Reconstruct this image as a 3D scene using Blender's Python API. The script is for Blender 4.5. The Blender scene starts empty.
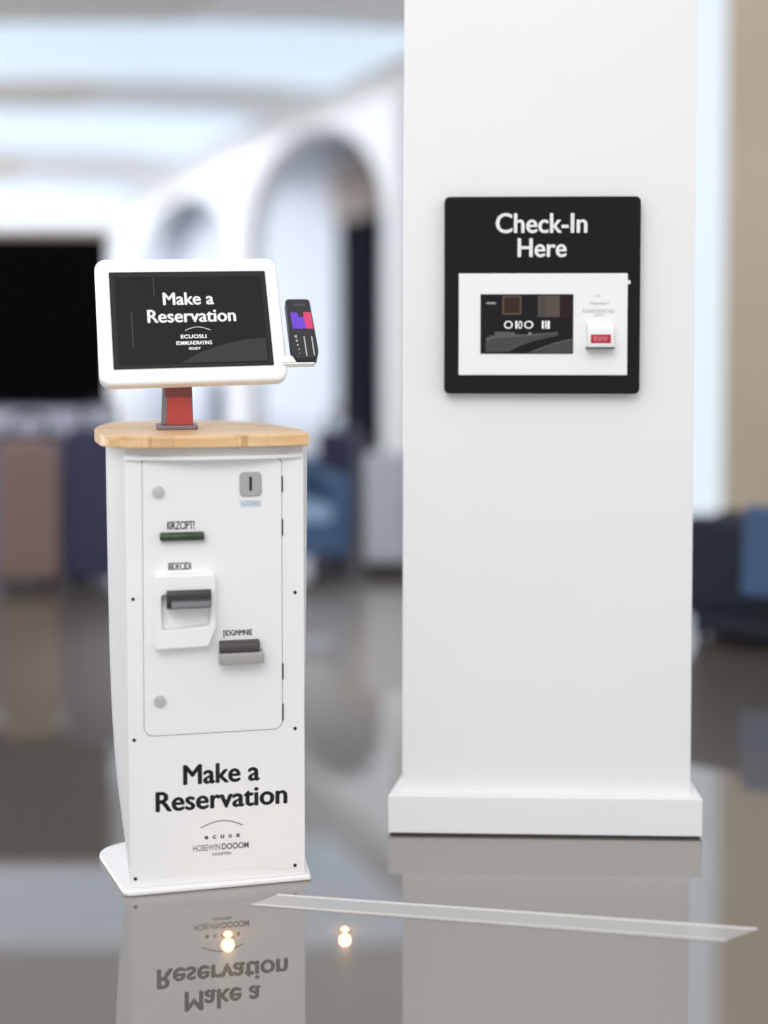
import bpy, bmesh, math, random
from mathutils import Vector, Matrix
random.seed(4)
SC = bpy.context.scene
COL = SC.collection
PI = math.pi
R = math.radians

# ------------------------------------------------------------------ materials
def mat(name, col, rough=.5, metal=0., spec=.5, coat=0., coat_rough=.03, emis=None, estr=0., ior=1.5):
    m = bpy.data.materials.new(name); m.use_nodes = True
    b = m.node_tree.nodes['Principled BSDF']
    b.inputs['Base Color'].default_value = (*col, 1)
    b.inputs['Roughness'].default_value = rough
    b.inputs['Metallic'].default_value = metal
    b.inputs['Specular IOR Level'].default_value = spec
    b.inputs['IOR'].default_value = ior
    b.inputs['Coat Weight'].default_value = coat
    b.inputs['Coat Roughness'].default_value = coat_rough
    if emis:
        b.inputs['Emission Color'].default_value = (*emis, 1)
        b.inputs['Emission Strength'].default_value = estr
    return m

def vary(m, scale, amount, stretch=(1, 1, 1), detail=4):
    """multiply the base colour by a soft noise so the surface is not perfectly even"""
    nt = m.node_tree; b = nt.nodes['Principled BSDF']
    tc = nt.nodes.new('ShaderNodeTexCoord'); mp = nt.nodes.new('ShaderNodeMapping')
    mp.inputs['Scale'].default_value = stretch
    no = nt.nodes.new('ShaderNodeTexNoise'); no.inputs['Scale'].default_value = scale; no.inputs['Detail'].default_value = detail
    mr = nt.nodes.new('ShaderNodeMapRange'); mr.inputs['To Min'].default_value = 1 - amount; mr.inputs['To Max'].default_value = 1 + amount
    mr.inputs['From Min'].default_value = .3; mr.inputs['From Max'].default_value = .7
    mx = nt.nodes.new('ShaderNodeMixRGB'); mx.blend_type = 'MULTIPLY'; mx.inputs['Fac'].default_value = 1
    mx.inputs['Color1'].default_value = b.inputs['Base Color'].default_value
    nt.links.new(tc.outputs['Object'], mp.inputs['Vector']); nt.links.new(mp.outputs['Vector'], no.inputs['Vector'])
    nt.links.new(no.outputs['Fac'], mr.inputs['Value']); nt.links.new(mr.outputs['Result'], mx.inputs['Color2'])
    nt.links.new(mx.outputs['Color'], b.inputs['Base Color'])
    return m

M = {}
M['white'] = vary(mat('white_powder_coat', (.87, .87, .875), .45), 3, .012)
M['column'] = vary(mat('white_column_paint', (.86, .86, .865), .6), 2, .01)
M['bright_white'] = mat('white_gloss_plastic', (.90, .90, .90), .3)
M['shell'] = vary(mat('pale_grey_shell', (.72, .72, .725), .45), 3, .012)
M['black_gloss'] = mat('black_gloss_acrylic', (.012, .011, .011), .12, spec=.12)
M['screen_dark'] = mat('dark_screen_glass', (.024, .023, .022), .25, spec=.06)
M['screen_border'] = mat('screen_border_grey', (.035, .035, .035), .3, spec=.06)
M['screen_shade'] = mat('screen_image_grey', (.055, .053, .052), .3, spec=.06)
M['screen_line'] = mat('screen_image_line', (.085, .085, .085), .3, spec=.06)
M['black_plastic'] = mat('black_plastic', (.018, .018, .02), .28)
M['dark_lip'] = mat('dark_smoke_plastic', (.10, .10, .11), .2)
M['ink'] = mat('charcoal_ink', (.022, .022, .026), .5)
M['ink_pale'] = mat('grey_ink', (.10, .10, .11), .5)
M['ink_faint'] = mat('pale_grey_ink', (.48, .48, .50), .5)
M['ink_blue'] = mat('blue_grey_ink', (.22, .32, .42), .5)
M['white_print'] = mat('white_print', (.9, .9, .9), .5, emis=(1, 1, 1), estr=.12)
M['red'] = mat('red_stand_face', (.58, .065, .06), .4)
M['dark_red'] = mat('dark_red_stand', (.23, .055, .06), .4)
M['stand_grey'] = mat('grey_stand_metal', (.23, .22, .24), .35, .6)
M['mauve'] = mat('mauve_foot_metal', (.24, .18, .22), .4, .3)
M['steel'] = mat('satin_steel', (.45, .44, .43), .35, .7)
M['lock'] = mat('brushed_nickel', (.60, .60, .60), .4, .5)
M['grey_tray'] = mat('warm_grey_plastic', (.40, .39, .38), .45)
M['coin_grey'] = mat('coin_plate_grey', (.42, .41, .40), .45)
M['green'] = vary(mat('dark_green_plastic', (.030, .055, .022), .35), 60, .35)
M['brown_dark'] = mat('dark_brown_plastic', (.045, .035, .032), .4)
M['red_display'] = mat('red_led_window', (.36, .01, .03), .3, emis=(.5, .01, .04), estr=.15)
M['red_digits'] = mat('pink_led_digits', (.8, .3, .35), .4, emis=(1, .3, .4), estr=.15)
M['rubber'] = mat('black_rubber', (.012, .012, .014), .6)
M['seam'] = mat('seam_shadow_gap', (.30, .30, .30), .7)
M['violet'] = mat('violet_display', (.10, .03, .4), .3, emis=(.22, .05, .80), estr=.3)
M['pink'] = mat('pink_display', (.45, .03, .1), .3, emis=(.90, .06, .18), estr=.3)
M['pic_brown'] = mat('screen_picture_brown', (.05, .026, .018), .4, spec=.1)
M['pic_tan'] = mat('screen_picture_tan', (.11, .085, .07), .4, spec=.1)
M['pic_maroon'] = mat('screen_wall_maroon', (.028, .017, .016), .4, spec=.1)
M['pic_grey'] = mat('screen_desk_grey', (.075, .075, .075), .4, spec=.1)
M['pic_grey_lit'] = mat('screen_desk_pale', (.12, .12, .12), .4, spec=.1)
M['pic_dark'] = mat('screen_room_dark', (.016, .014, .015), .4, spec=.1)

def wood():
    m = mat('pale_beech_wood', (.74, .47, .23), .38)
    nt = m.node_tree; b = nt.nodes['Principled BSDF']
    tc = nt.nodes.new('ShaderNodeTexCoord'); mp = nt.nodes.new('ShaderNodeMapping')
    mp.inputs['Scale'].default_value = (3, 40, 40)
    no = nt.nodes.new('ShaderNodeTexNoise'); no.inputs['Scale'].default_value = 2; no.inputs['Detail'].default_value = 6
    r = nt.nodes.new('ShaderNodeValToRGB')
    r.color_ramp.elements[0].position = .3; r.color_ramp.elements[0].color = (.72, .43, .20, 1)
    r.color_ramp.elements[1].position = .7; r.color_ramp.elements[1].color = (.90, .63, .36, 1)
    # staves glued side by side along the counter
    br = nt.nodes.new('ShaderNodeTexBrick'); br.offset = .5
    br.inputs['Color1'].default_value = (1, 1, 1, 1); br.inputs['Color2'].default_value = (.86, .84, .80, 1)
    br.inputs['Mortar'].default_value = (.72, .66, .58, 1); br.inputs['Scale'].default_value = 1
    br.inputs['Mortar Size'].default_value = .0007; br.inputs['Brick Width'].default_value = .145; br.inputs['Row Height'].default_value = .06
    mp2 = nt.nodes.new('ShaderNodeMapping'); mp2.inputs['Location'].default_value = (.10, .05, 0)
    mx = nt.nodes.new('ShaderNodeMixRGB'); mx.blend_type = 'MULTIPLY'; mx.inputs['Fac'].default_value = 1
    nt.links.new(tc.outputs['Object'], mp.inputs['Vector']); nt.links.new(mp.outputs['Vector'], no.inputs['Vector'])
    nt.links.new(no.outputs['Fac'], r.inputs['Fac']); nt.links.new(r.outputs['Color'], mx.inputs['Color1'])
    nt.links.new(tc.outputs['Object'], mp2.inputs['Vector']); nt.links.new(mp2.outputs['Vector'], br.inputs['Vector'])
    nt.links.new(br.outputs['Color'], mx.inputs['Color2']); nt.links.new(mx.outputs['Color'], b.inputs['Base Color'])
    return m
M['wood'] = wood()

# ------------------------------------------------------------------ mesh helpers
def link(name, bm, m, parent=None, smooth=None, bevel=0., seg=3):
    bmesh.ops.recalc_face_normals(bm, faces=bm.faces)
    me = bpy.data.meshes.new(name); bm.to_mesh(me); bm.free()
    for mm in (m if isinstance(m, (list, tuple)) else [m]): me.materials.append(mm)
    o = bpy.data.objects.new(name, me); COL.objects.link(o)
    if parent: o.parent = parent
    if bevel:
        b = o.modifiers.new('Bevel', 'BEVEL'); b.width = bevel; b.segments = seg; b.limit_method = 'ANGLE'; b.angle_limit = R(35)
    if smooth or bevel:
        me.polygons.foreach_set('use_smooth', [True] * len(me.polygons))
        me.set_sharp_from_angle(angle=R(35))
    return o

def info(o, label=None, cat=None, group=None, kind=None):
    if label: o['label'] = label
    if cat: o['category'] = cat
    if group: o['group'] = group
    if kind: o['kind'] = kind
    return o

def empty(name, loc, rz, label, cat, group=None):
    o = bpy.data.objects.new(name, None); COL.objects.link(o)
    o.location = loc; o.rotation_euler = (0, 0, rz); o.empty_display_size = .1
    return info(o, label, cat, group)

def box(bm, x0, x1, y0, y1, z0, z1, mi=0):
    v = [bm.verts.new(p) for p in ((x0,y0,z0),(x1,y0,z0),(x1,y1,z0),(x0,y1,z0),(x0,y0,z1),(x1,y0,z1),(x1,y1,z1),(x0,y1,z1))]
    for f in ((0,1,5,4),(1,2,6,5),(2,3,7,6),(3,0,4,7),(4,5,6,7),(3,2,1,0)):
        bm.faces.new([v[i] for i in f]).material_index = mi
    return bm

def prism(bm, pts, a0, a1, axis='y', mi=0):
    """outline pts extruded between a0 and a1; axis y: pts are (x,z), axis z: pts are (x,y), axis x: pts are (y,z)"""
    def P(p, a): return (p[0], a, p[1]) if axis == 'y' else ((p[0], p[1], a) if axis == 'z' else (a, p[0], p[1]))
    A = [bm.verts.new(P(p, a0)) for p in pts]; B = [bm.verts.new(P(p, a1)) for p in pts]
    bm.faces.new(A).material_index = mi; bm.faces.new(B[::-1]).material_index = mi
    n = len(pts)
    for i in range(n): bm.faces.new((A[i], B[i], B[(i+1) % n], A[(i+1) % n])).material_index = mi
    return bm

def rrect(x0, x1, z0, z1, r, n=8):
    out = []
    rr = r if isinstance(r, (tuple, list)) else (r,)*4       # corners: x1z1, x0z1, x0z0, x1z0
    for (cx, cz, a, q) in ((x1-rr[0], z1-rr[0], 0, rr[0]), (x0+rr[1], z1-rr[1], PI/2, rr[1]), (x0+rr[2], z0+rr[2], PI, rr[2]), (x1-rr[3], z0+rr[3], 1.5*PI, rr[3])):
        for i in range(n+1): out.append((cx+q*math.cos(a+i*PI/2/n), cz+q*math.sin(a+i*PI/2/n)))
    return out

def round_poly(pts, n=6):
    """pts (x, y, r): polygon with rounded corners"""
    out = []; N = len(pts)
    for i in range(N):
        p = Vector(pts[i][:2]); r = pts[i][2]
        if r <= 0: out.append(tuple(p)); continue
        a = (Vector(pts[i-1][:2]) - p).normalized(); b = (Vector(pts[(i+1) % N][:2]) - p).normalized()
        s, e = p + a*r, p + b*r
        for k in range(n+1):
            t = k/n; q = s*(1-t)**2 + p*2*t*(1-t) + e*t*t; out.append(tuple(q))
    return out

def disc(bm, x, z, r, y0, y1, n=24, mi=0):
    return prism(bm, [(x+r*math.cos(2*PI*i/n), z+r*math.sin(2*PI*i/n)) for i in range(n)], y0, y1, 'y', mi)

def tube(bm, pts, r, n=8, mi=0):
    rings = []
    for i, p in enumerate(pts):
        p = Vector(p); d = (Vector(pts[min(i+1, len(pts)-1)]) - Vector(pts[max(i-1, 0)])).normalized()
        u = d.cross(Vector((0, 0, 1)) if abs(d.z) < .9 else Vector((1, 0, 0))).normalized(); w = d.cross(u)
        rings.append([bm.verts.new(p + (u*math.cos(2*PI*k/n) + w*math.sin(2*PI*k/n))*r) for k in range(n)])
    for a, b in zip(rings, rings[1:]):
        for k in range(n): bm.faces.new((a[k], a[(k+1) % n], b[(k+1) % n], b[k])).material_index = mi
    bm.faces.new(rings[0]).material_index = mi; bm.faces.new(rings[-1][::-1]).material_index = mi
    return bm

def text_bm(bm, body, x0, x1, z0, z1, y, thick=.0006, bold=0., slope=0., spacing=1., mi=0, fat=0.):
    if fat:
        for dx, dz in ((-fat, 0), (fat, 0), (0, fat*.6), (0, -fat*.6)):
            text_bm(bm, body, x0+fat+dx, x1-fat+dx, z0+fat*.6+dz, z1-fat*.6+dz, y, thick, bold, slope, spacing, mi)
        return bm
    """raised lettering fitted in the rectangle x0..x1, z0..z1 on the plane y (facing -y)"""
    cu = bpy.data.curves.new('lettering', 'FONT'); cu.body = body; cu.size = 1; cu.offset = bold
    cu.space_character = spacing; cu.resolution_u = 4; cu.extrude = .001
    o = bpy.data.objects.new('lettering', cu); COL.objects.link(o)
    dg = bpy.context.evaluated_depsgraph_get(); me = bpy.data.meshes.new_from_object(o.evaluated_get(dg))
    bpy.data.objects.remove(o); bpy.data.curves.remove(cu)
    xs = [v.co.x for v in me.vertices]; ys = [v.co.y for v in me.vertices]
    a, b, c, d = min(xs), max(xs), min(ys), max(ys)
    old = set(bm.verts); bm.from_mesh(me); bpy.data.meshes.remove(me)
    of = [f for f in bm.faces if all(v not in old for v in f.verts)]
    for f in of: f.material_index = mi
    for v in bm.verts:
        if v in old: continue
        t = (v.co.x-a)/(b-a); s = (v.co.y-c)/(d-c)
        v.co = Vector((x0+(x1-x0)*t, y - (thick if v.co.z > 0 else 0), z0+(z1-z0)*s + slope*t))
    return bm

def lettering(name, parent, m, *lines, **k):
    bm = bmesh.new()
    for ln in lines: text_bm(bm, *ln, **k)
    return link(name, bm, m, parent)

# ------------------------------------------------------------------ reservation kiosk
K = empty('reservation_kiosk', (-.397, 2.95, 0), R(10.64),
          'white self-service reservation kiosk with wooden counter and tilted screen, standing left of the column', 'kiosk')
# base plate
out = round_poly([(-.222, -.022, .02), (.222, -.010, .006), (.222, .26, .03), (-.20, .30, .06), (-.298, .245, .05)])
link('base_plate', prism(bmesh.new(), out, 0, .012, 'z'), M['white'], K, bevel=.004)

# rear shell, bowed at the sides, narrowing to the floor
def side(z):
    t = [(0, .212), (.05, .217), (.10, .223), (.22, .237), (.32, .245), (.41, .250), (.55, .254), (.70, .256), (.9, .258), (1.06, .259)]
    for (a, p), (b, q) in zip(t, t[1:]):
        if a <= z <= b: return p + (q-p)*(z-a)/(b-a)
    return t[-1][1]
bm = bmesh.new(); rows = []
NZ = 24
for i in range(NZ+1):
    z = .012 + (1.056-.012)*i/NZ; s = side(z); k = s-.207
    g = .75 + .25*z/1.056
    pl = [(-.205, .004), (-.207-.72*k, .055), (-s, .10), (-s, .30*g), (-s+.03, .335*g), (s-.05, .335*g), (s-.030, .30*g), (s-.030, .10), (.205+.2*k, .05), (.205, .004)]
    rows.append([bm.verts.new((x, y, z)) for x, y in pl])
for a, b in zip(rows, rows[1:]):
    for j in range(10): bm.faces.new((a[j], a[(j+1) % 10], b[(j+1) % 10], b[j]))
bm.faces.new(rows[0][::-1]); bm.faces.new(rows[-1])
link('rear_shell', bm, M['shell'], K, smooth=True)

# front panel with a cut-out for the door
bm = bmesh.new()
prism(bm, [(-.209, .012), (.209, .012), (.207, 1.042), (-.211, 1.042)], -.002, .012)
link('front_panel', bm, M['white'], K, bevel=.0025)
# curved rail under the counter
n = 24
front = [(-.214+.420*i/n, -.006-.030*math.sin(PI*i/n)) for i in range(n+1)]
bm = prism(bmesh.new(), front + [(.206, .02), (-.214, .02)], 1.0285, 1.0385, 'z')
link('curved_rail', bm, M['white'], K, bevel=.0025)
bm = prism(bmesh.new(), [(x*.985, y+.012) for x, y in front] + [(.202, .03), (-.210, .03)], 1.036, 1.060, 'z')
o = link('counter_support', bm, M['shell'], K); o['label'] = 'grey band under the wooden counter'

# access door
gap = prism(bmesh.new(), rrect(-.1735, .1555, .3735, 1.0305, (.014, .006, .022, .022)), -.0026, 0)
link('door_seam', gap, M['seam'], K)
D = link('access_door', prism(bmesh.new(), rrect(-.172, .154, .375, 1.029, (.014, .006, .021, .021)), -.0048, 0), M['white'], K, bevel=.0012)
for z in (.955, .459):
    bm = bmesh.new(); disc(bm, -.136, z, .0135, -.013, -.004); disc(bm, -.136, z, .009, -.0155, -.012)
    box(bm, -.1375, -.1345, -.0162, -.015, z-.006, z+.006)
    o = link('lock', bm, M['lock'], D, bevel=.0015); o['label'] = 'round nickel door lock'
for z0, z1 in ((.947, .985), (.843, .882), (.495, .533), (.395, .435)):
    bm = tube(bmesh.new(), [(.1553, -.0035, z0), (.1553, -.0035, z1)], .0022, 8)
    link('hinge', bm, M['ink'], D)
for x, z in ((-.196, .702), (.186, .704), (-.196, .367), (.185, .373), (-.196, .034), (.184, .037)):
    bm = bmesh.new(); disc(bm, x, z, .0042, -.0035, -.001, 12); disc(bm, x, z, .0025, -.0045, -.003, 12)
    link('screw', bm, M['ink'], K)

# coin slot
C = link('coin_slot', prism(bmesh.new(), rrect(.054, .106, .939, .997, .010), -.009, -.003), M['coin_grey'], K, bevel=.002)
link('slot_opening', prism(bmesh.new(), rrect(.0765, .0835, .952, .986, .002), -.0096, -.006), M['ink'], C)
bm = bmesh.new()
for q in ((.0555, .1045, .9275, .9285), (.0555, .1045, .914, .915), (.0555, .0565, .914, .9285), (.1035, .1045, .914, .9285)): box(bm, q[0], q[1], -.0053, -.0045, q[2], q[3])
text_bm(bm, 'GGIIEI', .059, .101, .917, .926, -.0045, bold=.02)
link('coin_slot_label', bm, M['ink_blue'], K)

# green slot with its label
bm = bmesh.new(); n = 10
pl = [(-.014, .836), (-.024, .838), (-.027, .845), (-.024, .853), (-.014, .855), (-.003, .855), (-.003, .836)]
prism(bm, pl, -.133, -.030, 'x')
for v in bm.verts: v.co.z += .0035 - .004*(1-((v.co.x+.08)/.05)**2)*0
G = link('receipt_slot', bm, M['green'], K, bevel=.004)
G['label'] = 'dark green receipt slot'
link('slot_lip', prism(bmesh.new(), rrect(-.128, -.026, .834, .838, .001), -.012, -.003), M['lock'], G)
lettering('receipt_slot_label', K, M['ink_pale'], ('I0RZCIPT!', -.116, -.052, .864, .884, -.0048), fat=.0005, slope=.0)

# ticket dispenser: white housing with a recess, black mouth
DP = None
bm = bmesh.new()
outer = [(-.147, .757), (-.142, .762), (-.010, .760), (-.005, .755), (-.005, .632), (-.022, .592), (-.026, .589), (-.142, .586), (-.147, .591)]
inner = [(-.131, .710), (-.127, .715), (-.021, .713), (-.017, .709), (-.017, .652), (-.021, .640), (-.024, .637), (-.127, .631), (-.131, .635)]
yo, yi = -.034, -.026
O1 = [bm.verts.new((x, -.003, z)) for x, z in outer]; O2 = [bm.verts.new((x, yo, z)) for x, z in [( -.1455 + (x+.147)*.985, z) for x, z in outer]]
I1 = [bm.verts.new((x, yo, z)) for x, z in inner]; I2 = [bm.verts.new((x+.002*(1 if x < -.08 else -1), -.012 - .010*(1 if z < .66 else 0)*0, z+.002*(1 if z < .68 else -1))) for x, z in inner]
N = len(outer)
for i in range(N):
    j = (i+1) % N
    bm.faces.new((O1[i], O1[j], O2[j], O2[i])); bm.faces.new((O2[i], O2[j], I1[j], I1[i])); bm.faces.new((I1[i], I1[j], I2[j], I2[i]))
bm.faces.new(I2); bm.faces.new(O1[::-1])
DP = link('ticket_dispenser', bm, M['bright_white'], K, bevel=.003)
DP['label'] = 'white ticket dispenser with black mouth and sloped tray'
bm = bmesh.new()
prism(bm, [(-.012, .684), (-.048, .684), (-.052, .688), (-.052, .712), (-.046, .726), (-.012, .726)], -.119, -.016, 'x')
MO = link('mouth', bm, M['black_plastic'], DP, bevel=.003)
bm = prism(bmesh.new(), [(-.050, .690), (-.066, .688), (-.068, .691), (-.062, .704), (-.050, .706)], -.108, -.017, 'x')
o = link('mouth_lip', bm, M['dark_lip'], DP, bevel=.002)
lettering('dispenser_label', K, M['ink_pale'], ('IIIDECIDI', -.114, -.061, .768, .786, -.0048), fat=.0005)

# card reader: dark slot over a grey tray
CR = link('card_reader', prism(bmesh.new(), [(-.003, .543), (-.040, .545), (-.042, .549), (-.042, .570), (-.003, .572)], .002, .108, 'x'), M['grey_tray'], K, bevel=.002)
CR['label'] = 'warm grey card reader tray under a dark slot'
link('slot_cover', prism(bmesh.new(), [(-.003, .568), (-.030, .5715), (-.030, .583), (-.022, .595), (-.003, .596)], .004, .099, 'x'), M['brown_dark'], CR, bevel=.002)
lettering('card_reader_label', K, M['ink_pale'], ('[IDGMMNIE', .014, .083, .602, .620, -.0048), fat=.0005)

# big lettering and the emblem
lettering('large_lettering', K, M['ink'], ('Make a', -.083, .100, .251, .300, -.002), ('Reservation', -.148, .166, .190, .239, -.002), fat=.0021)
bm = bmesh.new()
P = [(-.042+.1*i/20, .141+.0185*math.sin(PI*(.08+.84*i/20))) for i in range(21)]
tube(bm, [(x, -.0022, z) for x, z in P], .0011, 6)
for i, ch in enumerate('ecuos'): text_bm(bm, ch, -.033+.0188*i, -.024+.0188*i, .1165, .1255, -.002, bold=.035)
text_bm(bm, 'HOBEWIN', -.060, .004, .089, .104, -.002, bold=-.004); text_bm(bm, 'DOOOM', .008, .072, .089, .104, -.002, bold=.02)
text_bm(bm, 'OOOFTEN', -.015, .030, .0755, .0825, -.002, bold=.01)
link('emblem', bm, M['ink_pale'], K)
bm = bmesh.new()   # fine arched crease low on the panel
Q = [(-.185+.375*i/24, .028+.013*math.sin(PI*i/24)) for i in range(25)]
tube(bm, [(x, -.0018, z) for x, z in Q], .0008, 5); link('arched_crease', bm, M['shell'], K)

# wooden counter
out = round_poly([(.217, -.036, .0), (.217, .12, .03), (.13, .42, .09), (-.05, .53, .08), (-.25, .50, .08), (-.30, .26, .12), (-.262, -.02, .08), (-.15, -.052, .02), (.0, -.056, .08)], 8)
link('wooden_counter', prism(bmesh.new(), out, 1.060, 1.0885, 'z'), M['wood'], K, bevel=.003)

# screen stand
ST = link('screen_stand', prism(bmesh.new(), rrect(-.139, -.037, .14, .25, .008), 1.0885, 1.0995, 'z'), M['mauve'], K, bevel=.003)
ST['label'] = 'mauve foot plate of the screen stand'
bm = bmesh.new()
def frustum(bm, b0, b1, mi=0):
    (x0, x1, y0, y1, z0), (X0, X1, Y0, Y1, Z1) = b0, b1
    v = [bm.verts.new(p) for p in ((x0,y0,z0),(x1,y0,z0),(x1,y1,z0),(x0,y1,z0),(X0,Y0,Z1),(X1,Y0,Z1),(X1,Y1,Z1),(X0,Y1,Z1))]
    for f in ((0,1,5,4),(1,2,6,5),(2,3,7,6),(3,0,4,7),(4,5,6,7),(3,2,1,0)): bm.faces.new([v[i] for i in f]).material_index = mi
frustum(bm, (-.127, -.047, .172, .215, 1.0995), (-.119, -.053, .180, .215, 1.30))
link('post', bm, M['stand_grey'], ST, bevel=.002)
bm = bmesh.new(); frustum(bm, (-.114, -.047, .1695, .18, 1.0995), (-.1105, -.0525, .1727, .188, 1.168))
o = link('red_face', bm, M['red'], ST, bevel=.001); o['label'] = 'bright red face of the stand'
bm = bmesh.new(); frustum(bm, (-.1165, -.0500, .1727, .188, 1.168), (-.113, -.052, .176, .19, 1.27))
link('dark_red_face', bm, M['dark_red'], ST)

# monitor
Mo = bpy.data.objects.new('monitor', None)
bm = bmesh.new()
w, h = .4503, .3358
prism(bm, rrect(-w/2, w/2, -h/2, h/2, .028), 0, .034)
bpy.data.objects.remove(Mo)
MON = link('monitor', bm, M['bright_white'], K, bevel=.008, seg=4)
MON['label'] = 'white rounded monitor tilted back'
kinv = (Matrix.Translation((-.397, 2.95, 0)) @ Matrix.Rotation(R(10.64), 4, 'Z')).inverted()
mw = Matrix.Translation((-.4708, 3.06, 1.3613)) @ Matrix.Rotation(R(13.82), 4, 'Z') @ Matrix.Rotation(R(-24.26), 4, 'X') @ Matrix.Rotation(R(-1.5), 4, 'Y')
MON.matrix_local = kinv @ mw
sx0, sx1, sz0, sz1 = -.192, .192, -.129, .129
link('screen', prism(bmesh.new(), rrect(sx0, sx1, sz0, sz1, .003), -.0015, .002), M['screen_border'], MON)
bm = bmesh.new(); prism(bm, rrect(sx0+.013, sx1-.012, sz0+.010, sz1-.014, .002), -.0022, -.001)
link('display_picture', bm, M['screen_dark'], MON)
link('display_shade', prism(bmesh.new(), [(.178, -.056), (.120, -.060), (.062, -.074), (.006, -.094), (-.03, -.117), (.178, -.117)], -.0026, -.002), M['screen_shade'], MON)
for x, za, zb in ((-.144, -.078, .02), (-.087, .062, .113)):
    link('display_line', prism(bmesh.new(), [(x, zb), (x+.002, zb), (x+.002, za), (x, za)], -.0025, -.002), M['screen_line'], MON)
lettering('screen_lettering', MON, M['white_print'], ('Make a', -.066, .058, .037, .071, -.0026), ('Reservation', -.106, .109, -.010, .025, -.0026), fat=.0012)
bm = bmesh.new()
P = [(-.018+.062*i/16, -.035+.012*math.sin(PI*(.08+.84*i/16))) for i in range(17)]
tube(bm, [(x, -.0028, z) for x, z in P], .0007, 5)
text_bm(bm, 'ECUOSLI', -.029, .033, -.053, -.043, -.0026, bold=.02); text_bm(bm, 'EDMMUNDRAYING', -.041, .045, -.070, -.060, -.0026, bold=.02); text_bm(bm, 'EDEIT', -.011, .017, -.083, -.077, -.0026, bold=.02)
link('screen_emblem', bm, M['white_print'], MON)
# arm between stand and monitor
bm = bmesh.new(); box(bm, -.108, -.062, .118, .215, 1.262, 1.31); link('tilt_joint', bm, M['stand_grey'], K, bevel=.006)

# payment terminal beside the monitor
tw = Matrix.Translation((-.2075, 3.14, 1.3330)) @ Matrix.Rotation(R(12.06), 4, 'Z') @ Matrix.Rotation(R(-41.5), 4, 'X') @ Matrix.Rotation(R(-.8), 4, 'Y')
w, h = .0684, .2005
PT = link('payment_terminal', prism(bmesh.new(), round_poly([(w/2-.003, h/2, .012), (-w/2+.002, h/2, .012), (-w/2, -h/2+.03, .01), (-w/2+.010, -h/2, .008), (w/2-.008, -h/2, .008), (w/2, -h/2+.022, .012)], 6), -.012, .016), M['black_plastic'], K, bevel=.004)
PT.matrix_local = kinv @ tw; PT['label'] = 'small black payment terminal beside the monitor'
bm = bmesh.new()
prism(bm, [(-.024, .052), (-.006, .050), (-.004, .034), (.010, .036), (.010, .010), (.012, -.004), (-.023, -.004)], -.0128, -.0115, mi=0)
prism(bm, [(.009, .052), (.029, .052), (.029, -.004), (.008, -.004)], -.0127, -.0115, mi=1)
link('terminal_display', bm, [M['violet'], M['pink']], PT)
for i in range(5):
    bm = prism(bmesh.new(), rrect(-.0185+.001*i-.003+.0005*i, -.0185+.001*i+.003-.0005*i, -.030-.014*i-.004+.0006*i, -.030-.014*i+.004-.0006*i, .001), -.0132, -.0115)
    link('key', bm, M['grey_tray'], PT)
for x, a, b in ((.002, -.030, -.094), (.021, -.030, -.092)):
    bm = prism(bmesh.new(), [(x-.0012, b), (x+.0014, b), (x+.0014, a), (x-.0012, a)], -.0130, -.0115)
    link('stripe', bm, M['lock'], PT)
bm = prism(bmesh.new(), rrect(-.012, .018, .072, .081, .002), -.0127, -.0115); link('terminal_badge', bm, M['screen_line'], PT)
bm = bmesh.new(); prism(bm, round_poly([(-.058, -.102, .0), (.022, -.1025, .003), (.022, -.108, .002), (-.058, -.108, .0)]), .000, .014)
prism(bm, [(-.058, -.085), (-.032, -.085), (-.024, -.104), (-.058, -.106)], -.004, .012)
o = link('terminal_bracket', bm, M['bright_white'], PT, bevel=.002); o['label'] = 'white bracket joining terminal to monitor'

# ------------------------------------------------------------------ column
CM = Matrix.Translation((.423, 3.246, 0)) @ Matrix.Rotation(R(-1.844), 4, 'Z')
bm = bmesh.new()
frustum(bm, (-.376, .3895, .036, .17, .0), (-.369, .3835, .036, .17, 3.3))
COLM = link('white_column', bm, M['column'], None, bevel=.002)
COLM.matrix_world = CM
info(COLM, 'tall plain white column carrying the black check-in sign', 'column', kind='structure')
bm = prism(bmesh.new(), [(-.4125, 0), (.4135, 0), (.412, .16), (-.380, .16)], .006, .105, 'z')
o = link('plinth', bm, M['white'], COLM, bevel=.002)

bm = prism(bmesh.new(), [(-.406, .006), (.407, .006), (.405, .155), (-.374, .155)], 0, .008, 'z')  # set-back foot coloured black to draw the shadow line under the plinth
o = link('shadow_foot', bm, M['rubber'], COLM); o['label'] = 'black recessed foot standing in for the shadow line under the plinth'

# check-in terminal on the column
S = empty('check_in_terminal', (.423, 3.246, 1.17), R(-1.844), 'square black check-in sign with a white screen unit, fixed to the white column', 'sign')
def Z(v): return v-1.17
yb = .0
bm = bmesh.new()
prism(bm, [(-.2665+a*1.0, b) for a, b in rrect(0, .507, Z(1.17), Z(1.681), .014)], yb, .036)
link('black_panel', bm, M['black_gloss'], S, bevel=.006)
lettering('sign_lettering', S, M['white_print'], ('Check-In', -.134, .102, Z(1.586), Z(1.638), yb-.0002), ('Here', -.077, .049, Z(1.524), Z(1.573), yb-.0002), fat=.0013)
UN = link('screen_unit', prism(bmesh.new(), rrect(-.229, .206, Z(1.219), Z(1.482), .002), yb-.008, yb), M['bright_white'], S, bevel=.0015)
bm = bmesh.new(); prism(bm, rrect(.203, .213, Z(1.454), Z(1.464), .002), yb-.007, yb); link('side_catch', bm, M['bright_white'], UN, bevel=.001)
yq = yb-.008
x0, x1, z0, z1 = -.171, .0645, Z(1.276), Z(1.4265)
link('screen', prism(bmesh.new(), rrect(x0-.002, x1+.002, z0-.002, z1+.002, .001), yq-.001, yq), M['ink'], UN)
bm = bmesh.new()
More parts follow.
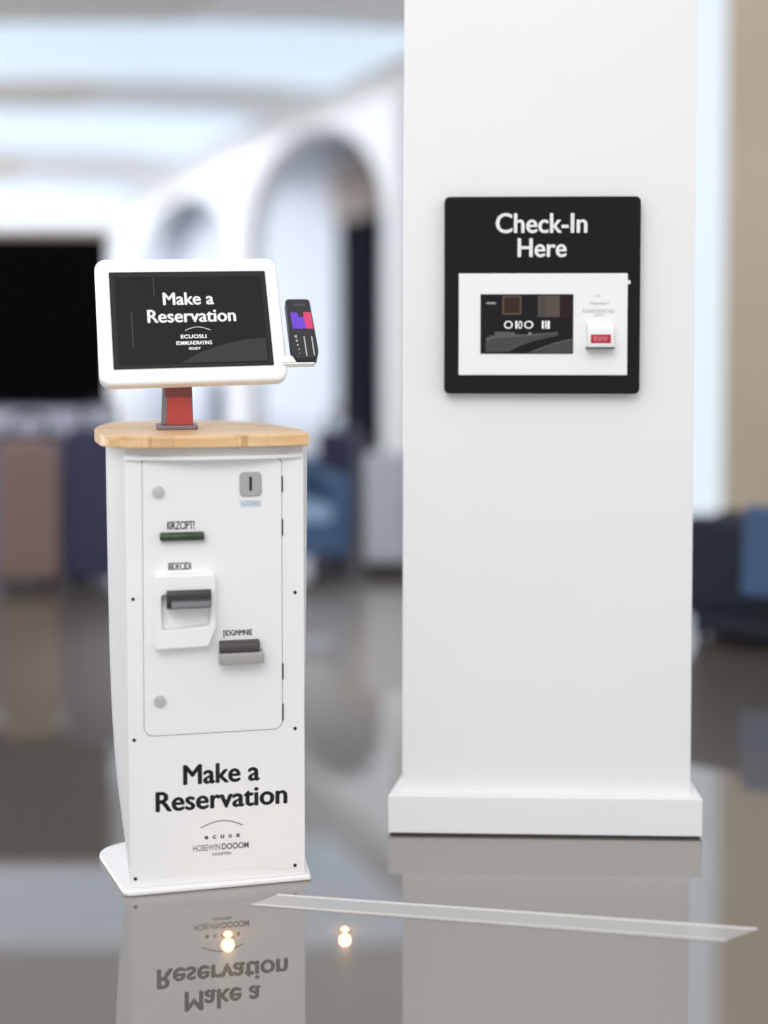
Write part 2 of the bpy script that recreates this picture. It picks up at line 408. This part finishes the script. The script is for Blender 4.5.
def U(u, v): return (x0+(x1-x0)*u, z0+(z1-z0)*v)     # u right, v up, 0..1 on the screen
def patch(pts, k, mi): prism(bm, [U(u, v) for u, v in pts], yq-.0011-.0003*k, yq-.0008, mi=mi)
patch([(0, 0), (1, 0), (1, 1), (0, 1)], 0, 0)
patch([(.62, .60), (1, .60), (1, .99), (.62, .99)], 1, 2)
patch([(.62, .62), (.86, .62), (.86, .99), (.62, .99)], 2, 3)
patch([(.64, .99), (.66, .80), (.61, .62), (.70, .62), (.70, .99)], 3, 4)
patch([(.23, .66), (.44, .66), (.44, .99), (.23, .99)], 1, 3)
patch([(.25, .69), (.42, .69), (.42, .96), (.25, .96)], 2, 1)
patch([(.05, .10), (.05, .26), (.10, .31), (.50, .33), (.84, .36), (.84, .30), (.60, .22), (.42, .12), (.30, .02), (.05, .02)], 1, 4)
patch([(.15, .30), (.37, .30), (.37, .36), (.15, .37)], 2, 5)
patch([(.05, .24), (.12, .29), (.60, .33), (.84, .365), (.84, .345), (.60, .30), (.13, .25), (.06, .20)], 3, 5)
patch([(.50, .0), (.62, .08), (.78, .16), (1, .24), (1, 0)], 2, 4)
patch([(.56, .04), (.78, .17), (1, .255), (1, .235), (.78, .145), (.58, .03)], 3, 5)
link('screen_picture', bm, [M['pic_dark'], M['pic_brown'], M['pic_maroon'], M['pic_tan'], M['pic_grey'], M['pic_grey_lit']], UN)
for nm, glyphs in (('screen_lettering', (('O', .25, .345), ('I', .375, .395), ('0', .405, .45), ('O', .47, .57))), ('unit_lettering', (('I', .665, .685), ('I', .70, .715), ('I', .725, .75)))):
    bm = bmesh.new()
    for g, a, b in glyphs:
        p, q = U(a, .42), U(b, .555); text_bm(bm, g, p[0], q[0], p[1], q[1], yq-.0022, bold=.005)
    link(nm, bm, M['white_print'], UN)
for nm, txt, pa, pb in (('screen_caption', 'MONO', (.06, .84), (.16, .875)), ('menu_dot', 'O', (.52, .32), (.545, .355))):
    p, q = U(*pa), U(*pb); lettering(nm, UN, M['white_print'], (txt, p[0], q[0], p[1], q[1], yq-.0022))
lettering('reader_caption', UN, M['ink_faint'], ('Vapasserl', .107, .157, Z(1.399), Z(1.409), yq), ('EASAEODATAD', .091, .172, Z(1.380), Z(1.390), yq), ('EOIUT', .122, .148, Z(1.371), Z(1.377), yq), ('L IL', .118, .138, Z(1.421), Z(1.426), yq), bold=.012)
bm = bmesh.new()
prism(bm, [(yq, Z(1.291)), (yq-.030, Z(1.291)), (yq-.032, Z(1.295)), (yq-.028, Z(1.340)), (yq-.004, Z(1.357)), (yq, Z(1.357))], .100, .168, 'x')
RD = link('code_reader', bm, M['bright_white'], UN, bevel=.002); RD['label'] = 'small white code reader with a red window'
bm = prism(bmesh.new(), [(yq, Z(1.287)), (yq-.030, Z(1.287)), (yq-.030, Z(1.2915)), (yq, Z(1.2915))], .099, .169, 'x'); link('reader_underside', bm, M['ink_pale'], UN)
bm = prism(bmesh.new(), [(-.031-yb-.008+.0, Z(1.302)), (-.0405, Z(1.302)), (-.0385, Z(1.324)), (-.036, Z(1.324))], .108, .159, 'x')
link('red_window', bm, M['red_display'], UN)
bm = bmesh.new(); text_bm(bm, 'WWW', .114, .150, Z(1.306), Z(1.320), -.0402, bold=-.01); link('red_digits', bm, M['red_digits'], UN)

# ------------------------------------------------------------------ hall
def floor_mat():
    m = mat('polished_warm_grey_floor', (.125, .104, .084), .38, spec=.3, coat=1, coat_rough=.012)
    b = m.node_tree.nodes['Principled BSDF']; b.inputs['Coat IOR'].default_value = 3.2
    return vary(m, .35, .14, detail=2)
M['floor'] = floor_mat()
M['strip'] = mat('pale_floor_inlay', (.40, .39, .37), .35, coat=1, coat_rough=.012); M['strip'].node_tree.nodes['Principled BSDF'].inputs['Coat IOR'].default_value = 1.75
M['strip_edge'] = mat('white_inlay_edge', (.85, .84, .82), .3, emis=None)
M['hall_white'] = mat('hall_white_plaster', (.86, .86, .88), .7)
M['hall_grey'] = mat('hall_grey_ceiling', (.74, .70, .68), .8)
M['lavender'] = mat('pale_lavender_wall', (.62, .65, .73), .7)
M['soffit'] = mat('blue_grey_soffit', (.62, .66, .72), .8)
M['void'] = mat('dark_shop_front', (.004, .004, .005), 1, spec=0)
M['dark_door'] = mat('near_black_door', (.004, .006, .012), .9, spec=.1)
M['transom'] = mat('tan_wood_panel', (.42, .34, .30), .6)
M['beige'] = vary(mat('beige_wall_paint', (.58, .48, .375), .8), 1.0, .05)
M['sky_panel'] = mat('skylight_glazing', (.7, .8, .9), .5, emis=(.60, .71, .85), estr=.62)
M['glass_day'] = mat('daylit_glazing', (.25, .28, .32), .3, emis=(.80, .90, 1.0), estr=.8)
M['frame_white'] = mat('white_window_frame', (.8, .82, .85), .5)

bm = bmesh.new(); box(bm, -16, 10, -3, 34, -.2, 0)
info(link('floor', bm, M['floor']), 'polished warm grey hall floor with mirror-like shine', 'floor', kind='structure')
# inlaid strip
def strip_poly(pts, z0, z1, bm, mi=0): prism(bm, pts, z0, z1, 'z', mi)
a, b, c, d = (-.253, 2.900), (.831, 2.728), (.745, 2.674), (-.306, 2.849)
bm = bmesh.new(); strip_poly([a, b, c, d], 0, .0012, bm)
T = info(link('trim_1', bm, M['strip']), 'pale inlaid strip across the floor in front of kiosk and column', 'floor strip', kind='structure')
bm = bmesh.new()
def edge(p, q, w):
    p, q = Vector(p), Vector(q); n = (q-p).normalized(); n = Vector((-n.y, n.x))*w/2
    strip_poly([tuple(p-n), tuple(q-n), tuple(q+n), tuple(p+n)], .001, .0018, bm)
edge(a, b, .006); edge(d, c, .005)
link('edge_line', bm, M['strip_edge'], T)

# far end wall
bm = bmesh.new(); box(bm, -16, 6, 30, 30.4, 0, 4.6)
info(link('wall_back', bm, M['hall_white']), 'white far end wall of the hall', 'wall', kind='structure')

# ceiling with a vault that comes down on the arcade
PA, PB, PC, PD = Vector((.14, 12.5)), Vector((-1.96, 16.8)), Vector((-5.57, 26.9)), Vector((2.2, 8.2))
def arcade_x(Y):
    t = [(8.2, 2.2), (12.5, .14), (16.8, -1.96), (26.9, -5.57), (31, -7.0)]
    if Y <= 8.2: return 2.2
    for (a, p), (b, q) in zip(t, t[1:]):
        if a <= Y <= b: return p+(q-p)*(Y-a)/(b-a)
def vault(bm, ya, yb, zt, dz, mi=0, last=10, cw=2.7):
    n = 10; ny = max(2, int((yb-ya)/.6)); rows = []
    for i in range(ny+1):
        y = ya+(yb-ya)*i/ny; xa = arcade_x(y)
        prof = [(-16, zt)] + [(xa-cw+cw*math.sin(PI/2*k/n), zt-.25+.25*math.cos(PI/2*k/n)) for k in range(last+1)]
        rows.append([bm.verts.new((x, y, z)) for x, z in prof])
    up = [[bm.verts.new((v.co.x, v.co.y, v.co.z+dz)) for v in r] for r in rows]
    m = last+2
    for a, b, f in [(p, q, 0) for p, q in zip(rows, rows[1:])] + [(p, q, 1) for p, q in zip(up, up[1:])]:
        for k in range(m-1):
            fc = bm.faces.new((a[k], b[k], b[k+1], a[k+1]) if not f else (a[k], a[k+1], b[k+1], b[k])); fc.material_index = 1 if (k > 0 and not f) else mi
    for lo, hi in ((rows[0], up[0]), (rows[-1], up[-1])):
        for k in range(m-1): bm.faces.new((lo[k], lo[k+1], hi[k+1], hi[k])).material_index = mi
    for k in (0, m-1):
        for i in range(ny): bm.faces.new((rows[i][k], rows[i+1][k], up[i+1][k], up[i][k])).material_index = mi
    return bm
CE = info(link('ceiling', vault(bmesh.new(), 8.3, 30.0, 4.0, .25), [M['hall_grey'], M['hall_white']], smooth=True), 'grey hall ceiling curving down to the arcade', 'ceiling', kind='structure')
for i, (ya, yb2, lab) in enumerate(((10.7, 12.9, 'nearest and widest bluish skylight band across the hall ceiling'), (14.7, 17.6, 'middle bluish skylight band across the hall ceiling'), (22.0, 27.0, 'farthest bluish skylight band above the dark shop opening'))):
    o = link('skylight_panel', vault(bmesh.new(), ya, yb2, 3.97, .02, last=6), [M['sky_panel'], M['sky_panel']], CE, smooth=True); o['label'] = lab

# arcade wall with arches
def arcade(name, P, Q, pw0, pw1, spring, rise, top, label, m, thick=.25):
    d = (Q-P); L = d.length; d.normalize(); n = Vector((d.y, -d.x))*thick
    bm = bmesh.new(); s0, s1 = pw0, L-pw1; k = 14
    arch = [(s0+(s1-s0)*(1-math.cos(PI*i/k))/2, spring+rise*math.sin(PI*i/k)) for i in range(k+1)]
    pts = [(0, 0), (s0, 0)] + arch + [(s1, 0), (L, 0), (L, top), (0, top)]
    def W(s, z, t): p = P + d*s + n*t; return (p.x, p.y, z)
    A = [bm.verts.new(W(s, z, 0)) for s, z in pts]; B = [bm.verts.new(W(s, z, 1)) for s, z in pts]
    N = len(pts); bm.faces.new(A); bm.faces.new(B[::-1])
    for i in range(N):
        f = bm.faces.new((A[i], A[(i+1) % N], B[(i+1) % N], B[i]))
    return info(link(name, bm, m), label, 'wall', kind='structure')
arcade('wall_arcade', PA, PB, .3, .3, 2.55, 1.2, 4.0, 'white arcade arch nearest the column', M['hall_white'])
arcade('wall_arcade', PB, PC, .5, .9, 2.5, 1.2, 4.0, 'white arcade arch behind the kiosk screen', M['hall_white'])
# wall behind the arcade with a dark door
dv = (PB-PA).normalized(); nv = Vector((dv.y, -dv.x))
def along(s, t): p = PA + dv*s + nv*t; return (p.x, p.y)
def slab(bm, s0, s1, t0, t1, z0, z1, mi=0):
    q = [along(s0, t0), along(s1, t0), along(s1, t1), along(s0, t1)]
    prism(bm, q, z0, z1, 'z', mi)
bm = bmesh.new(); slab(bm, 1.5, 19, 2.0, 2.25, 0, 4.3)
info(link('wall_lavender', bm, M['lavender']), 'pale lavender wall behind the arches', 'wall', kind='structure')
bm = bmesh.new(); slab(bm, 0, 15, .5, 2.0, 4.1, 4.2)
info(link('ceiling_passage', bm, M['soffit']), 'blue grey passage ceiling behind the arches', 'ceiling', kind='structure')
bm = bmesh.new(); slab(bm, 4.45, 5.75, 1.9, 2.0, 0, 3.05)
d1 = info(link('door_1', bm, M['dark_door']), 'near-black door in the lavender wall beside the column', 'door', kind='structure')
bm = bmesh.new(); slab(bm, 4.4, 5.95, 1.88, 2.0, 3.05, 3.9)
link('transom', bm, M['transom'], d1)

# right side: bright window and beige wall
bm = bmesh.new(); box(bm, 2.47, 10, 9.0, 9.25, 0, 7)
info(link('wall_right', bm, M['beige']), 'plain beige wall at the right behind the dark armchair', 'wall', kind='structure')
bm = bmesh.new(); box(bm, 1.3, 2.47, 9.12, 9.16, .05, 7)
w1 = info(link('window_1', bm, M['glass_day']), 'tall bright window between column and beige wall', 'window', kind='structure')
bm = bmesh.new(); box(bm, 1.25, 1.32, 9.05, 9.2, 0, 7); box(bm, 1.25, 2.47, 9.05, 9.2, 0, .06); link('window_frame', bm, M['frame_white'], w1)

# ------------------------------------------------------------------ distant furniture
M['tan_case'] = mat('tan_suitcase_shell', (.21, .135, .115), .5)
M['navy_case'] = mat('navy_suitcase_shell', (.022, .025, .075), .5)
M['navy_cloth'] = vary(mat('navy_upholstery', (.010, .013, .026), .75), 20, .1)
M['blue_cloth'] = vary(mat('blue_upholstery', (.05, .10, .20), .75), 20, .1)
M['pale_blue'] = vary(mat('pale_blue_upholstery', (.27, .38, .55), .75), 20, .1)
M['counter_front'] = mat('grey_violet_counter', (.16, .16, .23), .6)
M['counter_top'] = mat('pale_violet_top', (.48, .50, .62), .4)
M['cab_grey'] = mat('grey_cabinet', (.40, .42, .47), .5)

def suitcase(loc, rz, w, d, h, m, label):
    t = empty('suitcase', loc, rz, label, 'suitcase', 'suitcases standing in the hall')
    bm = bmesh.new(); prism(bm, rrect(-w/2, w/2, .05, h, .05), -d/2, d/2); b = link('body', bm, m, t, bevel=.03)
    bm = bmesh.new()
    for i in range(5): x = -w/2+.05+(w-.1)*i/4; box(bm, x-.008, x+.008, -d/2-.006, -d/2+.01, .10, h-.06)
    link('rib', bm, m, b, bevel=.004)
    bm = tube(bmesh.new(), [(-.09, d*.3, h-.02), (-.09, d*.3, h+.10), (-.07, d*.3, h+.13), (.07, d*.3, h+.13), (.09, d*.3, h+.10), (.09, d*.3, h-.02)], .012); link('handle', bm, M['rubber'], t, smooth=True)
    for sx in (-1, 1):
        for sy in (-1, 1):
            bm = prism(bmesh.new(), [(sy*(d/2-.04)+.028*math.cos(2*PI*k/16), .028+.028*math.sin(2*PI*k/16)) for k in range(16)], sx*(w/2-.05)-.012, sx*(w/2-.05)+.012, 'x')
            link('wheel', bm, M['rubber'], t)
    return t

def armchair(loc, rz, w, d, sh, h, m, mcush, label):
    t = empty('armchair', loc, rz, label, 'armchair', 'armchairs in the hall')
    bm = bmesh.new(); box(bm, -w/2+.10, w/2-.10, -d/2, d/2-.12, .12, sh-.10); link('seat_frame', bm, m, t, bevel=.02)
    bm = bmesh.new(); box(bm, -w/2+.11, w/2-.11, -d/2-.01, d/2-.16, sh-.10, sh); link('seat_cushion', bm, mcush, t, bevel=.03)
    bm = bmesh.new(); prism(bm, [(d/2-.18, .14), (d/2, .14), (d/2+.05, h), (d/2-.08, h)], -w/2+.02, w/2-.02, 'x'); link('backrest', bm, m, t, bevel=.04)
    for s in (-1, 1):
        bm = bmesh.new(); x = s*(w/2-.055); box(bm, x-.055, x+.055, -d/2, d/2-.04, .10, sh+.16); link('armrest', bm, m, t, bevel=.035)
        for y in (-d/2+.07, d/2-.10):
            bm = tube(bmesh.new(), [(x*.93, y, .13), (x*.98, y, 0)], .02); link('leg', bm, M['rubber'], t)
    return t

suitcase((-1.88, 6.6, 0), R(14), .30, .22, .78, M['tan_case'], 'tan upright suitcase at the left, in front of the violet counter')
suitcase((-1.54, 6.7, 0), R(6), .32, .24, .84, M['navy_case'], 'navy upright suitcase between the tan suitcase and the kiosk')
suitcase((-.30, 8.2, 0), R(-10), .26, .22, .72, M['navy_case'], 'narrow navy suitcase behind the blue armchair')
armchair((-.54, 7.1, 0), R(20), .55, .62, .40, .62, M['blue_cloth'], M['pale_blue'], 'blue armchair with pale cushion between kiosk and column')
t = armchair((1.86, 5.5, 0), R(150), .90, .70, .34, .545, M['navy_cloth'], M['navy_cloth'], 'near-black armchair at the right, turned away, a blue cover on its back')
bm = bmesh.new()
prism(bm, [(.43, .24), (.41, .24), (.365, .575), (.30, .585), (.24, .575), (.21, .36), (.19, .36), (.20, .58), (.29, .605), (.40, .60)], -.20, .17, 'x')
o = link('back_cover', bm, M['blue_cloth'], t, bevel=.008); o['label'] = 'blue cloth cover'
bm = bmesh.new(); box(bm, -.40, .40, -.33, .33, .03, .14); link('base_skirt', bm, M['navy_cloth'], t, bevel=.015)
# grey cabinet
t = empty('grey_cabinet', (.06, 7.1, 0), R(-3), 'pale grey low cabinet on a black base beside the column', 'cabinet')
bm = bmesh.new(); box(bm, -.16, .3, -.2, .2, .07, .66); link('body', bm, M['cab_grey'], t, bevel=.008)
bm = bmesh.new(); box(bm, -.15, .29, -.19, .19, 0, .07); link('black_base', bm, M['rubber'], t)
bm = bmesh.new(); box(bm, -.15, .065, -.215, -.2, .09, .64); dd = link('door', bm, M['cab_grey'], t, bevel=.004)
bm = bmesh.new(); box(bm, .04, .052, -.235, -.215, .3, .42); link('handle', bm, M['steel'], dd)
bm = bmesh.new(); box(bm, .075, .29, -.215, -.2, .09, .64); link('door', bm, M['cab_grey'], t, bevel=.004)
# long counter
t = empty('long_counter', (-1.66, 7.35, 0), 0, 'grey violet service counter with pale top behind the two suitcases at the left', 'counter')
bm = bmesh.new(); box(bm, -3.4, -.03, -.26, .26, 0, .78); link('body', bm, M['counter_front'], t, bevel=.01)
bm = bmesh.new(); box(bm, -3.45, 0, -.30, .28, .78, .90); link('countertop', bm, M['counter_top'], t, bevel=.01)
t = empty('partition', (-1.74, 7.8, 0), 0, 'tall black partition behind the grey violet counter, left of the kiosk screen', 'partition')
bm = bmesh.new(); box(bm, -3.4, 0, -.10, .10, .04, 1.94); link('panel', bm, M['void'], t, bevel=.01)
bm = bmesh.new(); box(bm, -3.42, .02, -.12, .12, 1.94, 1.98); link('top_rail', bm, M['transom'], t, bevel=.006)
bm = bmesh.new(); box(bm, -3.4, 0, -.14, .14, 0, .04); link('foot', bm, M['rubber'], t)
# dark bin far away
t = empty('litter_bin', (-1.93, 14.5, 0), 0, 'slim dark litter bin seen between kiosk counter and screen', 'bin')
bm = bmesh.new(); box(bm, -.09, .09, -.09, .09, .03, .82); link('body', bm, M['counter_front'], t, bevel=.01)
bm = bmesh.new(); box(bm, -.10, .10, -.10, .10, .82, .86); link('lid', bm, M['rubber'], t, bevel=.008)
bm = bmesh.new(); box(bm, -.095, .095, -.095, .095, 0, .03); link('base', bm, M['rubber'], t)

# added glowing domes and lamps standing in for warm glows on the floor
M['warm_glow'] = mat('warm_glow_emitter', (.9, .7, .4), .4, emis=(1.0, .62, .25), estr=6)
for (x, y), lab in (((-.344, 2.702), 'small added warm glow spot on the floor in front of the kiosk'), ((-.087, 2.725), 'small added warm glow spot on the floor between kiosk and column')):
    t = empty('warm_glow_spot', (x, y, 0), 0, lab, 'glow spot', 'added warm glow spots on the floor')
    n = 20; ring = [(.016*math.cos(2*PI*i/n), .016*math.sin(2*PI*i/n)) for i in range(n)]
    link('rim', prism(bmesh.new(), ring, 0, .0015, 'z'), M['floor'], t)
    bm = bmesh.new(); bmesh.ops.create_uvsphere(bm, u_segments=16, v_segments=8, radius=.007)
    for v in bm.verts: v.co.z = max(0, v.co.z)*.5 + .0012
    link('lens', bm, M['warm_glow'], t, smooth=True)
    l = bpy.data.lights.new('warm_glow_lamp', 'POINT'); l.energy = .12; l.color = (1, .55, .22); l.shadow_soft_size = .012
    o = bpy.data.objects.new('warm_glow_lamp', l); COL.objects.link(o); o.location = (x, y, .022)

# ------------------------------------------------------------------ light
W = bpy.data.worlds.new('World'); SC.world = W; W.use_nodes = True
W.node_tree.nodes['Background'].inputs['Color'].default_value = (.97, .985, 1, 1)
W.node_tree.nodes['Background'].inputs['Strength'].default_value = .95
def area(name, loc, rot, sx, sy, power, col=(1, 1, 1)):
    l = bpy.data.lights.new(name, 'AREA'); l.shape = 'RECTANGLE'; l.size = sx; l.size_y = sy; l.energy = power; l.color = col
    o = bpy.data.objects.new(name, l); COL.objects.link(o); o.location = loc; o.rotation_euler = rot; return o
area('ceiling_softbox', (-1.0, -1.6, 4.6), (R(52), 0, R(-12)), 3.5, 2.5, 125, (1, .99, .98))
sl = bpy.data.lights.new('floor_fill_spot', 'SPOT'); sl.energy = 1350; sl.spot_size = R(44); sl.spot_blend = .9; sl.color = (.80, .89, 1); sl.shadow_soft_size = .12  # added unseen spot, brightens the floor between kiosk and column
so = bpy.data.objects.new('floor_fill_spot', sl); COL.objects.link(so); so.location = (-.15, 5.3, 3.9)
area('hall_side_fill', (-13, 17, 2.4), (R(90), 0, R(-90)), 22, 4.2, 1750, (.93, .97, 1))  # added unseen fill from the left, brightens piers, arches and ceiling

# ------------------------------------------------------------------ camera
cam = bpy.data.cameras.new('camera'); co = bpy.data.objects.new('camera', cam); COL.objects.link(co)
co.location = (0, 0, 1.31); co.rotation_euler = (R(90-2.4), 0, 0)
cam.sensor_fit = 'VERTICAL'; cam.sensor_height = 36; cam.sensor_width = 27; cam.lens = 1250/1024*36
cam.shift_y = -(512-392.4)/1024
cam.clip_start = .05; cam.clip_end = 200
cam.dof.use_dof = True; cam.dof.focus_distance = 3.08; cam.dof.aperture_fstop = .45
SC.camera = co
SC.view_settings.view_transform = 'Standard'; SC.view_settings.look = 'None'
SC.view_settings.gamma = 1; SC.view_settings.use_curve_mapping = False; SC.view_settings.exposure = 0
SC.cycles.use_denoising = True
